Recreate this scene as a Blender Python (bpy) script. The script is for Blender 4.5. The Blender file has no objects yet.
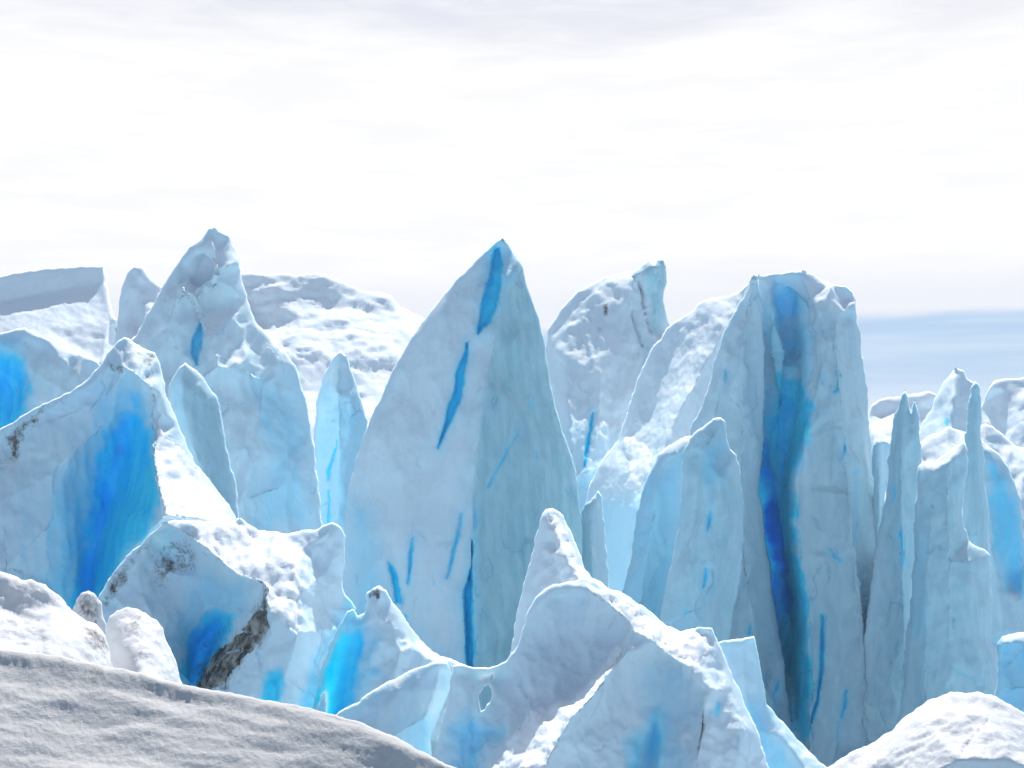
import bpy, math
import numpy as np
from mathutils import Vector
from mathutils.geometry import delaunay_2d_cdt
from mathutils.kdtree import KDTree

# ------------------------------------------------------------------ view set-up
F = 1406.0            # focal length in pixels of the 1024 px wide frame
CX, HY = 512.0, 430.0  # vanishing column, horizon row
GROUND = -14.0
SUN_EL, SUN_AZ = math.radians(50), math.radians(8)   # sun stands ahead of the viewer, a little to the right
EXPOSURE = 0.33

sc = bpy.context.scene
COL = sc.collection

# ------------------------------------------------------------------ noise
def _hash(ix, iy, s):
    h = (ix.astype(np.int64) * 374761393 + iy.astype(np.int64) * 668265263 + int(s) * 1442695041) & 0xFFFFFFFF
    h = ((h ^ (h >> 13)) * 1274126177) & 0xFFFFFFFF
    h = (h ^ (h >> 16)) & 0xFFFFFFFF
    return h.astype(np.float64) / 4294967295.0 * 2 * math.pi

def perlin(x, y, s=0):
    x0 = np.floor(x); y0 = np.floor(y); fx = x - x0; fy = y - y0
    u = fx*fx*fx*(fx*(fx*6-15)+10); v = fy*fy*fy*(fy*(fy*6-15)+10)
    def g(dx, dy):
        a = _hash(x0+dx, y0+dy, s)
        return np.cos(a)*(fx-dx) + np.sin(a)*(fy-dy)
    return ((g(0,0)*(1-u)+g(1,0)*u)*(1-v) + (g(0,1)*(1-u)+g(1,1)*u)*v) * 1.5

def fbm(x, y, s=0, o=4, gain=0.5):
    r = 0; a = 1
    for i in range(o):
        r = r + a*perlin(x, y, s+i*17); x = x*2.03+3.1; y = y*2.03+1.7; a *= gain
    return r

def ridged(x, y, s=0, o=3):
    r = 0; a = 1
    for i in range(o):
        r = r + a*(1-np.abs(perlin(x, y, s+i*13))*2); x = x*2.1+5.2; y = y*2.1+1.3; a *= 0.5
    return r

def scallop(x, y, s=0, tilt=.5):
    """bowls that meet in sharp ridges, each bowl leaning its own way"""
    x0 = np.floor(x); y0 = np.floor(y); best = np.full(np.shape(x), 9.0)
    for dx in (-1, 0, 1):
        for dy in (-1, 0, 1):
            a = _hash(x0+dx, y0+dy, s)/(2*math.pi); b = _hash(x0+dx, y0+dy, s+91)/(2*math.pi); c = _hash(x0+dx, y0+dy, s+173)
            ux = x-(x0+dx+a); uy = y-(y0+dy+b)
            best = np.minimum(best, ux*ux+uy*uy+tilt*(np.cos(c)*ux+np.sin(c)*uy))
    return best

def sstep(x, a=0.0, b=1.0):
    t = np.clip((x-a)/(b-a), 0, 1); return t*t*(3-2*t)

# ------------------------------------------------------------------ plane geometry
def inside(P, poly):
    x, y = P[:,0], P[:,1]; r = np.zeros(len(P), bool); n = len(poly)
    for i in range(n):
        x1, y1 = poly[i]; x2, y2 = poly[(i+1) % n]
        if y1 == y2: continue
        r ^= ((y1 > y) != (y2 > y)) & (x < (x2-x1)*(y-y1)/(y2-y1)+x1)
    return r

def dist(P, poly):
    """distance to a closed line; a densely sampled line is searched through its nearest points"""
    A = np.asarray(poly, float); n = len(A); P = np.asarray(P, float)
    if len(P) == 0: return np.zeros(0)
    def seg(p, a, b):
        dx, dy = b[:,0]-a[:,0], b[:,1]-a[:,1]; t = np.clip(((p[:,0]-a[:,0])*dx+(p[:,1]-a[:,1])*dy)/(dx*dx+dy*dy+1e-12), 0, 1)
        return np.hypot(p[:,0]-a[:,0]-t*dx, p[:,1]-a[:,1]-t*dy)
    if n > 150:
        kd = KDTree(n)
        for i in range(n): kd.insert((A[i,0], A[i,1], 0), i)
        kd.balance(); f = kd.find
        k = np.fromiter((f((x, y, 0))[1] for x, y in P), int, len(P))
        return np.minimum(seg(P, A[k], A[(k+1) % n]), seg(P, A[k], A[k-1]))
    out = np.full(len(P), 1e9)
    for i in range(n):
        a, b = A[i], A[(i+1) % n]
        out = np.minimum(out, seg(P, np.broadcast_to(a, P.shape), np.broadcast_to(b, P.shape)))
    return out

def sdist(P, poly):
    q = np.asarray(poly, float); lo, hi = q.min(0)-70, q.max(0)+70
    r = np.full(len(P), -70.0); m = ((P > lo) & (P < hi)).all(1)
    if m.any():
        p = P[m]; d = dist(p, q); r[m] = np.where(inside(p, q), d, -d)
    return r

def stroke(pts):
    """a slit given as a line of (x, y, width) becomes a closed outline"""
    p = np.asarray(pts, float); t = np.gradient(p[:, :2], axis=0); t /= np.linalg.norm(t, axis=1)[:, None]+1e-9
    n = np.stack([-t[:,1], t[:,0]], 1)*np.where(p[:, 2:3] < 8, p[:, 2:3]*.72, p[:, 2:3]*1.1)/2
    return [tuple(a) for a in p[:, :2]+n]+[tuple(a) for a in (p[:, :2]-n)[::-1]]

def resample(poly, step):
    out = []; n = len(poly)
    for i in range(n):
        a = np.asarray(poly[i], float); b = np.asarray(poly[(i+1) % n], float)
        st = step if min(a[1], b[1]) < 800 else step*6
        k = max(1, int(round(np.linalg.norm((b-a)[:2])/st)))
        for j in range(k): out.append(a+(b-a)*j/k)
    return np.array(out)

def cdt(pts, edges, faces, mode):
    v, e, f, ov, oe, of = delaunay_2d_cdt([Vector((float(a), float(b))) for a, b in pts], edges, faces, mode, 1e-5)
    return np.array([tuple(a) for a in v]), [tuple(t) for t in f if len(t) == 3], ov

def unproject(px, py, depth):
    return np.stack([(px-CX)/F*depth, depth, (HY-py)/F*depth], 1)

# ------------------------------------------------------------------ mesh output
def make_mesh(name, co, tris, mat, attrs=None, parent=None, origin=None):
    if origin is None: origin = np.array([co[:,0].mean(), co[:,1].mean(), co[:,2].min()])
    me = bpy.data.meshes.new(name)
    me.from_pydata((co-origin).tolist(), [], [tuple(int(i) for i in t) for t in tris])
    for k, val in (attrs or {}).items():
        a = me.attributes.new(k, 'FLOAT', 'POINT'); a.data.foreach_set('value', np.asarray(val, np.float32))
    me.polygons.foreach_set('use_smooth', [True]*len(me.polygons))
    me.materials.append(mat); me.update()
    o = bpy.data.objects.new(name, me); COL.objects.link(o)
    if parent is not None:
        o.parent = parent; o.location = Vector(origin)-parent.location
    else: o.location = origin
    o.cycles.shadow_terminator_geometry_offset = .15; o.cycles.shadow_terminator_offset = .05
    return o

class Solid: pass
FRONT = -1   # which way round the triangles run in the picture plane (rows count downwards)
SEED = [7]

def ice(name, label, cat, Y, outline, ridges=(), pts=(), sp=2.4, jit=1.0, lipw=4.0, lipd=3.5, back=None, bulge=0.0,
        flute=1.6, lump=2.2, rough=0.5, smooth=1, blues=(), clear=(), dirt=(), snow=(), slits=(), caps=(), bands=(), hole=None, nsc=1.0, facet=1.0, sd_=0, xs=1.0,
        bottom=None, bottom_dz=None, mat='ice', tint=None, kind=None, group=None, fl_scale=(16, 95), cut=(), pale=0.0, basesnow=0.0):
    """A serac: its outline stands at distance Y, its front is relief modelled from ridge lines (x, y, rise towards
    the viewer), its back swells away, and it reaches down into the ground."""
    SEED[0] += 31; seed = SEED[0]+sd_; px = Y/F
    bot = bottom if bottom else HY+(-GROUND+0.8)/Y*F
    ol = [(p[0], p[1], p[2] if len(p) > 2 else 0.0) for p in outline]
    w = ol[-1][0]-ol[0][0]
    alldz = [p[2] for r in ridges for p in r]+[p[2] for p in pts]+[0]
    bdz = bottom_dz if bottom_dz is not None else max(alldz)*1.05
    x0, x1 = ol[0][0]-0.04*w, ol[-1][0]+0.04*w
    if bot > max(ol[0][1], ol[-1][1])+4:
        bpts = [(x1, bot, 0.0)]+[(x1+(x0-x1)*k/6, bot, bdz*math.sin(math.pi*k/6)**0.5) for k in range(1, 6)]+[(x0, bot, 0.0)]
    else: bpts = []
    poly = ol+bpts
    # coarse triangulation that carries the relief
    cp = [(p[0], p[1]) for p in poly]; cz = [p[2] for p in poly]; ce = []
    n0 = len(cp); ce += [(i, (i+1) % n0) for i in range(n0)]
    for r in ridges:
        for k, p in enumerate(r):
            cp.append((p[0], p[1])); cz.append(p[2])
            if k: ce.append((len(cp)-2, len(cp)-1))
    for p in pts: cp.append((p[0], p[1])); cz.append(p[2])
    cv, ct, ov = cdt(cp, ce, [], 0)
    cz = np.array(cz); z = np.zeros(len(cv)); cpa = np.array(cp)
    for i, o in enumerate(ov):
        if len(o): z[i] = cz[list(o)].mean()
        else:
            d = ((cpa-cv[i])**2).sum(1)+1; wgt = 1/d**1.5; z[i] = (wgt*cz).sum()/wgt.sum()
    def field(P):
        best = np.full(len(P), -1e9); out = np.zeros(len(P))
        for a, b, c in ct:
            A, B, C = cv[a], cv[b], cv[c]
            den = (B[1]-C[1])*(A[0]-C[0])+(C[0]-B[0])*(A[1]-C[1])
            if abs(den) < 1e-6: continue
            u = ((B[1]-C[1])*(P[:,0]-C[0])+(C[0]-B[0])*(P[:,1]-C[1]))/den
            v = ((C[1]-A[1])*(P[:,0]-C[0])+(A[0]-C[0])*(P[:,1]-C[1]))/den
            w_ = 1-u-v; m = np.minimum(np.minimum(u, v), w_); g = m > best
            uu = np.clip(u, 0, 1); vv = np.clip(v, 0, 1); ww = np.clip(w_, 0, 1); s = uu+vv+ww
            val = (uu*z[a]+vv*z[b]+ww*z[c])/s
            out[g] = val[g]; best[g] = m[g]
        return out
    # dense outline with a ragged edge
    rs = resample([(p[0], p[1]) for p in poly], 1.8)
    nx = np.roll(rs, -1, 0)-np.roll(rs, 1, 0); nn = np.stack([-nx[:,1], nx[:,0]], 1); nn /= np.linalg.norm(nn, axis=1)[:, None]+1e-9
    arc = np.concatenate([[0], np.cumsum(np.linalg.norm(np.diff(rs, axis=0), axis=1))])
    j = jit*(fbm(arc/22, arc*0+seed*.37, seed, 4, 0.62))*1.5
    j *= np.where(rs[:,1] > bot-5, 0, 1)
    edge = rs+nn*j[:, None]
    # orientation: make the normal point inwards
    area = 0.5*np.sum(edge[:,0]*np.roll(edge[:,1], -1)-np.roll(edge[:,0], -1)*edge[:,1])
    nin = nn if area > 0 else -nn
    P = []
    for off in (1.3, 3.0, 5.0): P.append(edge[::1 if off < 2 else 2]+(nin*off)[::1 if off < 2 else 2])
    lo, hi = edge.min(0), edge.max(0)
    lo = np.maximum(lo, (-160, 0)); hi = np.minimum(hi, (1200, 2e4))
    yv = np.arange(lo[1], min(hi[1], 800), sp*.87)
    gx, gy = np.meshgrid(np.arange(lo[0], hi[0], sp), yv); gx = gx+(np.arange(len(yv)) % 2)[:, None]*sp/2
    G = np.stack([gx.ravel(), gy.ravel()], 1)
    if hi[1] > 800:
        c = sp*7; a, b = np.meshgrid(np.arange(lo[0], hi[0], c), np.arange(800+c/2, hi[1], c)); G = np.vstack([G, np.stack([a.ravel(), b.ravel()], 1)])
    rng = np.random.default_rng(seed); G = G+rng.uniform(-.25, .25, G.shape)*sp
    G = G[inside(G, edge)]; dG = dist(G, edge); keep = dG > 6.2
    G = G[keep]; P.append(G)
    slp = [stroke(s[0]) for s in slits]
    for s in slp:
        b0, b1 = np.min(s, 0), np.max(s, 0); a, b = np.meshgrid(np.arange(b0[0]-1, b1[0]+1, 1.1), np.arange(b0[1]-1, b1[1]+1, 1.6))
        q = np.stack([a.ravel(), b.ravel()], 1); P.append(q[sdist(q, s) > -0.8])
    P = np.vstack(P); m = inside(P, edge); P = P[m]; d = dist(P, edge); P = P[d > 0.9]
    holep = resample(hole, 1.4) if hole else None
    faces = [list(range(len(edge)))]; allp = [edge]; ed = [(i, (i+1) % len(edge)) for i in range(len(edge))]
    if hole:
        k = len(edge); ed += [(k+i, k+(i+1) % len(holep)) for i in range(len(holep))]; allp.append(holep)
        dh = sdist(P, holep); P = P[dh < -0.8]
    allp.append(P); V, T, _ = cdt(np.vstack(allp), ed, faces if not hole else [], 1 if not hole else 1)
    T = np.array(T)
    cen = V[T].mean(1); ok = inside(cen, edge)
    if hole: ok &= ~inside(cen, holep)
    T = T[ok]
    # boundary vertices
    E = np.sort(np.vstack([T[:, [0,1]], T[:, [1,2]], T[:, [2,0]]]), 1); u, cnt = np.unique(E, axis=0, return_counts=True)
    bnd = np.zeros(len(V), bool); bnd[u[cnt == 1].ravel()] = True
    used = np.zeros(len(V), bool); used[T.ravel()] = True
    remap = np.cumsum(used)-1; V = V[used]; bnd = bnd[used]; T = remap[T]; u = remap[u]
    d = dist(V, edge)
    if hole: d = np.minimum(d, dist(V, holep))
    d[bnd] = 0
    dz = field(V)
    if bulge: dz = dz+bulge*np.sqrt(np.clip(d/40.0, 0, 1))
    # soften the facets
    deg = np.bincount(u.ravel(), minlength=len(V)).astype(float)
    for _ in range(smooth):
        s = np.bincount(u[:,0], dz[u[:,1]], len(V))+np.bincount(u[:,1], dz[u[:,0]], len(V))
        dz = np.where(bnd, dz, 0.5*dz+0.5*s/deg)
    x, y0_ = V[:,0], V[:,1]
    y = y0_+0.8*np.maximum(dz, 0)*(0.5 if flute else 1.0)
    wx = x+9*fbm(x/70, y/90, seed+3, 3); wy = y+9*fbm(x/70, y/70, seed+5, 3)
    rag = sstep(d, 0, 14)
    wx, wy = wx/nsc/xs, wy/nsc
    nz = lump*4.5*fbm(wx/75, wy/95, seed+11, 3, .45)*nsc**.5
    if flute:
        fs = min(44.0, max(12.0, w*.42))
        ux, uy = x+5*fbm(x/40, y/40, seed+3, 2), y+7*fbm(x/40, y/50, seed+4, 2)
        nz = nz*.7+lump*facet*(fs/44*7.5*scallop(ux/fs, uy/fs/2.6, seed+15, .9)+fs/44*3.6*scallop(ux/fs/.45, uy/fs/1.1, seed+19, .8)-3*fs/44)
    if flute: nz = nz+flute*(ridged(wx/fl_scale[0], wy/fl_scale[1], seed+23, 2)-1.0)*1.1 + flute*.7*fbm(wx/30, wy/38, seed+29, 3)
    fine = rough*(1.2*fbm(x/9/nsc/xs, y/(9 if not flute else 13)/nsc, seed+41, 2, .5)+1.4*fbm(x/24/nsc/xs, y/30/nsc, seed+43, 2, .5))*nsc**.5
    if flute: fine = fine*1.5+rough*1.1*(scallop(x/6.5, y/10, seed+61, .4)-.4)
    disp = nz*rag+fine*sstep(d, 0, 4)
    carve = np.zeros(len(V))
    for s, sl in zip(slits, slp):
        sd = sdist(V, sl)+0.5*fbm(x/6, y0_/9, seed+77, 2); carve = np.maximum(carve, s[1]*sstep(sd, -1.0, 2.2))
    for c in cut:
        sd = sdist(V, c[0]); carve = np.maximum(carve, c[1]*sstep(sd, 0, c[2]))
    # round the edge over into the back
    k = np.clip(1-d/lipw, 0, 1); dz = dz-lipd*(1-np.sqrt(1-k*k+1e-9))
    A = {}
    def mask(lst, s0):
        r = np.zeros(len(V))
        for q in lst:
            pl, st, fe = q; sd = sdist(V, pl)+fe*0.55*fbm(x/max(6, fe*1.6), y/max(9, fe*2.6), seed+s0, 4, .55)
            r = np.maximum(r, st*sstep(sd, -fe*1.1, fe*1.1))
        return r
    y = y0_; A['blue'] = mask(blues, 101); A['clear'] = mask(clear, 131); A['dirt'] = mask(dirt, 151)
    A['snow'] = np.maximum(mask(snow, 171), basesnow)
    for s, sl in zip(slits, slp):
        sd = sdist(V, sl); A['blue'] = np.maximum(A['blue'], s[2]*(.48*np.exp(-np.clip(-sd, 0, 99)/6.0)+.8*sstep(sd+.9*fbm(x/4, y/9, seed+401, 3), -.9, .9)))
    y = y0_
    front = unproject(x, y, Y-dz*px)
    p_ = V[T]; SG = np.where((p_[:,1,0]-p_[:,0,0])*(p_[:,2,1]-p_[:,0,1])-(p_[:,1,1]-p_[:,0,1])*(p_[:,2,0]-p_[:,0,0]) > 0, -1.0, 1.0)[:, None]
    def normals(co_):
        p = co_[T]; n = np.cross(p[:,1]-p[:,0], p[:,2]-p[:,0]); n *= SG; N = np.zeros_like(co_)
        for k_ in range(3):
            for ax in range(3): N[:,ax] += np.bincount(T[:,k_], n[:,ax], len(co_))
        return N/(np.linalg.norm(N, axis=1)[:, None]+1e-12)
    N0 = normals(front)
    for _ in range(2):
        for ax in range(3):
            q_ = N0[:,ax]; N0[:,ax] = 0.5*q_+0.5*(np.bincount(u[:,0], q_[u[:,1]], len(V))+np.bincount(u[:,1], q_[u[:,0]], len(V)))/deg
    disp = disp*np.clip(np.abs((N0*front).sum(1)/np.linalg.norm(front, axis=1))*1.9, .12, 1.0)
    front = front+N0*(np.where(bnd, 0, disp)*px)[:, None]
    front = front+front/np.linalg.norm(front, axis=1)[:, None]*(np.where(bnd, 0, carve)*px)[:, None]
    # back
    T_m = back if back else 0.30*min(w, 260)*px
    bi = np.where(bnd)[0]
    be = u[bnd[u[:,0]] & bnd[u[:,1]]]
    c = max(8.0, min(w/14, 16)); a, b = np.meshgrid(np.arange(lo[0], hi[0], c), np.concatenate([np.arange(lo[1], min(hi[1], 800), c), np.arange(800, hi[1], c*4)]))
    Q = np.stack([a.ravel(), b.ravel()], 1)+rng.uniform(-2, 2, (a.size, 2)); Q = Q[inside(Q, edge)]; dQ = dist(Q, edge)
    if hole: dQ = np.minimum(dQ, -sdist(Q, holep))
    Q = Q[dQ > c*.45]; dQ = dQ[dQ > c*.45]
    bmap = {int(v): i for i, v in enumerate(bi)}
    E2 = np.sort(np.vstack([T[:, [0,1]], T[:, [1,2]], T[:, [2,0]]]), 1); u2, c2 = np.unique(E2, axis=0, return_counts=True)
    bedges = [(bmap[int(a)], bmap[int(b)]) for a, b in u2[c2 == 1]]
    BV, BT, bo = cdt(np.vstack([V[bi], Q]), bedges, [], 0)
    BT = np.array(BT); cen = BV[BT].mean(1); ok = inside(cen, edge)
    if hole: ok &= ~inside(cen, holep)
    BT = BT[ok]
    idx = np.full(len(BV), -1); newco = []; nf = len(V); base = []
    for i, o in enumerate(bo):
        o = [q for q in o if q < len(bi)]
        if o: idx[i] = bi[o[0]]
        else: idx[i] = nf+len(newco); newco.append(i)
    newco = np.array(newco, int)
    if len(newco):
        q = BV[newco]; dq = dist(q, edge); ba = T_m*(1-np.exp(-dq/(0.22*min(w, 260)+4)))*(1+.25*fbm(q[:,0]/40, q[:,1]/50, seed+201, 3))
        bco = unproject(q[:,0], q[:,1], Y+lipd*px+ba)
        co = np.vstack([front, bco])
        for kk in A: A[kk] = np.concatenate([A[kk], np.full(len(bco), basesnow if kk == 'snow' else 0.0)])
    else: co = front
    def flip(tr, pl, sgn):
        p = pl[tr]; n = (p[:,1,0]-p[:,0,0])*(p[:,2,1]-p[:,0,1])-(p[:,1,1]-p[:,0,1])*(p[:,2,0]-p[:,0,0]); f = (n*sgn) < 0
        tr = tr.copy(); tr[f] = tr[f][:, ::-1]; return tr
    tris = np.vstack([flip(T, V, FRONT), idx[flip(BT, BV, -FRONT)]])
    if slits or caps or bands:
        root = bpy.data.objects.new(name, None); COL.objects.link(root); root.location = (front[:,0].mean(), Y, max(co[:,2].min(), GROUND)); root.empty_display_size = .5
        body = make_mesh('ice_body' if mat == 'ice' else 'snow_body', co, tris, MATS[mat], A, root); o = root
        bpy.context.view_layer.update()
    else: o = make_mesh(name, co, tris, MATS[mat], A)
    if kind: o['kind'] = kind; o['label'] = label
    else: o['label'] = label; o['category'] = cat; o['kind'] = 'thing'
    if group: o['group'] = group
    S = Solid(); S.o, S.V, S.T, S.co, S.N, S.d, S.Y, S.seed = o, V, T, front, N0, d, Y, seed; S.NF = normals(front); S.A = {k_: a_[:len(V)] for k_, a_ in A.items()}
    S.tint = tint
    o['pale'] = float(pale)
    for sl in slp: inset(S, sl)
    for c_ in caps: patch(S, c_, 'snow_cap', 'snow', 1.4, 7.0, rough=.7)
    for b_ in bands: patch(S, b_, 'dirt_band', 'dirt', 1.0, 5.0, rough=2.4)
    return S

def inset(S, poly, name='crevice'):
    """the floor and walls of a crevice, cut out of the face of its serac"""
    V, T = S.V, S.T; x, y = V[:,0], V[:,1]; sd = sdist(V, poly); sel = sd > -1.1; tr = T[sel[T].all(1)]
    if len(tr) < 2: return
    used = np.unique(tr); rm = -np.ones(len(V), int); rm[used] = np.arange(len(used)); tr = rm[tr]
    E = np.sort(np.vstack([tr[:, [0,1]], tr[:, [1,2]], tr[:, [2,0]]]), 1); u, c = np.unique(E, axis=0, return_counts=True)
    b = np.zeros(len(used), bool); b[u[c == 1].ravel()] = True
    co = S.co[used]; ray = co/np.linalg.norm(co, axis=1)[:, None]
    co = co-ray*(np.where(b, .06, .55)*S.Y/F)[:, None]
    v = V[used]; p = v[tr]; f = ((p[:,1,0]-p[:,0,0])*(p[:,2,1]-p[:,0,1])-(p[:,1,1]-p[:,0,1])*(p[:,2,0]-p[:,0,0]))*FRONT < 0
    tr = tr.copy(); tr[f] = tr[f][:, ::-1]
    o = make_mesh(name, co, tr, MATS['cut_ice'], {k: a[used] for k, a in S.A.items()}, S.o)
    o.data.normals_split_custom_set_from_vertices(S.NF[used].tolist())

def patch(S, poly, name, mat, lift, feather, rough=0.8, label=None):
    """a skin lying on the front of its serac: snow crust, dirt, or the floor of a crevice"""
    V, T = S.V, S.T; x, y = V[:,0], V[:,1]; px = S.Y/F
    sd = sdist(V, poly)+feather*.5*fbm(x/7, y/7, S.seed+len(poly)*7, 3, .6)
    sel = (sd > -2.5); tr = T[sel[T].all(1)]
    if len(tr) < 2: return None
    used = np.unique(tr); rm = -np.ones(len(V), int); rm[used] = np.arange(len(used)); tr = rm[tr]
    sd = sd[used]; v = V[used]; xx, yy = v[:,0], v[:,1]
    E = np.sort(np.vstack([tr[:, [0,1]], tr[:, [1,2]], tr[:, [2,0]]]), 1); u, c = np.unique(E, axis=0, return_counts=True)
    b = np.zeros(len(used), bool); b[u[c == 1].ravel()] = True
    off = (lift+1.0)*sstep(sd, -1.0, feather)-1.0+rough*fbm(xx/11, yy/9, S.seed+311, 2, .5)*sstep(sd, 0, feather)
    off = np.where(b, -1.4, off)
    fr = S.co[used]+S.N[used]*(off*px)[:, None]
    ni = np.where(~b)[0]; bm = np.arange(len(used)); bm[ni] = len(used)+np.arange(len(ni))
    bk = S.co[used][ni]-S.N[used][ni]*2.6*px
    co = np.vstack([fr, bk])
    p = v[tr]; f = ((p[:,1,0]-p[:,0,0])*(p[:,2,1]-p[:,0,1])-(p[:,1,1]-p[:,0,1])*(p[:,2,0]-p[:,0,0]))*FRONT < 0
    tr = tr.copy(); tr[f] = tr[f][:, ::-1]
    o = make_mesh(name, co, np.vstack([tr, bm[tr][:, ::-1]]), MATS[mat], None, S.o)
    if label: o['label'] = label
    return o

# ------------------------------------------------------------------ materials
MATS = {}
def new_mat(name):
    m = bpy.data.materials.new(name); m.use_nodes = True; nt = m.node_tree; nt.nodes.clear(); return m, nt
def nd(nt, t, **kw):
    n = nt.nodes.new(t)
    for k, v in kw.items():
        if k.startswith('i_'): n.inputs[k[2:].replace('_', ' ')].default_value = v
        else: setattr(n, k, v)
    return n
def math_(nt, op, a, b=None, c=None, clamp=False):
    n = nt.nodes.new('ShaderNodeMath'); n.operation = op; n.use_clamp = clamp
    for i, v in enumerate((a, b, c)):
        if v is None: continue
        if isinstance(v, (int, float)): n.inputs[i].default_value = v
        else: nt.links.new(v, n.inputs[i])
    return n.outputs[0]
def mixc(nt, f, a, b):
    n = nt.nodes.new('ShaderNodeMix'); n.data_type = 'RGBA'
    for s, v in ((0, f), (6, a), (7, b)):
        if isinstance(v, (int, float)): n.inputs[s].default_value = v
        elif isinstance(v, tuple): n.inputs[s].default_value = (*v, 1)
        else: nt.links.new(v, n.inputs[s])
    return n.outputs[2]
def rng_(nt, v, a, b, c=0.0, d=1.0):
    n = nt.nodes.new('ShaderNodeMapRange'); n.interpolation_type = 'SMOOTHSTEP'
    nt.links.new(v, n.inputs[0])
    for i, q in enumerate((a, b, c, d)): n.inputs[i+1].default_value = q
    return n.outputs[0]
def noise(nt, vec, scale, detail=6, rough=.6, dist_=0.0):
    n = nt.nodes.new('ShaderNodeTexNoise'); n.inputs['Scale'].default_value = scale; n.inputs['Detail'].default_value = detail
    n.inputs['Roughness'].default_value = rough; n.inputs['Distortion'].default_value = dist_
    nt.links.new(vec, n.inputs['Vector']); return n.outputs['Fac']
def attr(nt, name, typ='GEOMETRY'):
    n = nt.nodes.new('ShaderNodeAttribute'); n.attribute_name = name; n.attribute_type = typ; return n.outputs['Fac']

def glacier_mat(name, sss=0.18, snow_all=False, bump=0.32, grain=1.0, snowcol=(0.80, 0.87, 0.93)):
    m, nt = new_mat(name); L = nt.links
    out = nd(nt, 'ShaderNodeOutputMaterial'); bs = nd(nt, 'ShaderNodeBsdfPrincipled'); L.new(bs.outputs[0], out.inputs[0])
    tc = nd(nt, 'ShaderNodeTexCoord'); vec = tc.outputs['Object']
    geo = nd(nt, 'ShaderNodeNewGeometry'); sep = nd(nt, 'ShaderNodeSeparateXYZ'); L.new(geo.outputs['Normal'], sep.inputs[0])
    mp = nd(nt, 'ShaderNodeMapping'); mp.inputs['Scale'].default_value = (1, 1, .28); L.new(vec, mp.inputs[0])
    nA = noise(nt, vec, 0.55, 5, .6, .6); nB = noise(nt, mp.outputs[0], 2.3, 8, .62, .4); nC = noise(nt, vec, 9.0*grain, 6, .7)
    # snow lies where the surface is not steep
    up = math_(nt, 'ADD', sep.outputs['Z'], math_(nt, 'MULTIPLY_ADD', nB, 0.3, -0.15))
    up = math_(nt, 'ADD', up, math_(nt, 'MULTIPLY_ADD', nC, 0.2, -0.10))
    sn = math_(nt, 'MAXIMUM', rng_(nt, up, .60, .80), attr(nt, 'snow'))
    if snow_all: sn = math_(nt, 'MAXIMUM', sn, 1.0)
    icec = mixc(nt, rng_(nt, nB, .32, .68), (.50, .71, .80), (.66, .81, .88))
    icec = mixc(nt, rng_(nt, nA, .35, .7), icec, (.54, .73, .83))
    icec = mixc(nt, attr(nt, 'clear'), icec, mixc(nt, rng_(nt, nB, .3, .7), (.31, .55, .64), (.44, .67, .74)))
    sn = math_(nt, 'MULTIPLY', sn, math_(nt, 'SUBTRACT', 1.0, math_(nt, 'MULTIPLY', attr(nt, 'clear'), .85)))
    sn2 = math_(nt, 'MULTIPLY', sn, math_(nt, 'SUBTRACT', 1.0, math_(nt, 'MULTIPLY', attr(nt, 'blue'), .9)))
    col = mixc(nt, sn2, icec, snowcol)
    bl = attr(nt, 'blue')
    blv = math_(nt, 'ADD', bl, math_(nt, 'MULTIPLY', math_(nt, 'MULTIPLY_ADD', nB, .5, -.25), rng_(nt, bl, 0, .3)))
    col = mixc(nt, rng_(nt, blv, 0, .55), col, (.30, .73, .94))
    col = mixc(nt, rng_(nt, blv, .3, .85), col, mixc(nt, rng_(nt, nB, .3, .7), (.01, .58, .95), (.08, .74, .98)))
    col = mixc(nt, rng_(nt, blv, 1.0, 1.3), col, (.0, .36, .76))
    dm = math_(nt, 'ADD', attr(nt, 'dirt'), math_(nt, 'MULTIPLY_ADD', nB, 1.0, -.5)); dm = math_(nt, 'ADD', dm, math_(nt, 'MULTIPLY_ADD', nC, 1.3, -.65))
    dm = math_(nt, 'MULTIPLY', rng_(nt, dm, .22, .80), rng_(nt, attr(nt, 'dirt'), 0, .15))
    col = mixc(nt, dm, col, mixc(nt, nB, (.035, .04, .045), (.20, .165, .13)))
    rg = rng_(nt, sn, 0, 1, .38, .78); L.new(rg, bs.inputs['Roughness'])
    bs.inputs['Specular IOR Level'].default_value = .3; bs.inputs['IOR'].default_value = 1.31
    L.new(rng_(nt, bl, .1, .9, sss, .5 if sss else 0), bs.inputs['Subsurface Weight']); L.new(rng_(nt, bl, .1, .9, .45, 1.0), bs.inputs['Subsurface Scale'])
    bs.inputs['Subsurface Radius'].default_value = (.25, .7, 1.0)
    h = math_(nt, 'ADD', math_(nt, 'MULTIPLY', nB, .16), math_(nt, 'MULTIPLY', nC, .05))
    vo = nt.nodes.new('ShaderNodeTexVoronoi'); vo.feature = 'DISTANCE_TO_EDGE'; vo.inputs['Scale'].default_value = .42
    mpv = nd(nt, 'ShaderNodeMapping'); mpv.inputs['Scale'].default_value = (1, 1, .38); mpv.inputs['Rotation'].default_value = (.1, .25, 0)
    wv = nt.nodes.new('ShaderNodeTexNoise'); wv.inputs['Scale'].default_value = .8; wv.inputs['Detail'].default_value = 5; L.new(vec, wv.inputs['Vector'])
    va = nd(nt, 'ShaderNodeVectorMath', operation='MULTIPLY_ADD'); va.inputs[1].default_value = (1.6, 1.6, 1.6); L.new(wv.outputs['Color'], va.inputs[0]); L.new(vec, va.inputs[2]); L.new(va.outputs[0], mpv.inputs[0]); L.new(mpv.outputs[0], vo.inputs['Vector'])
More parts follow.
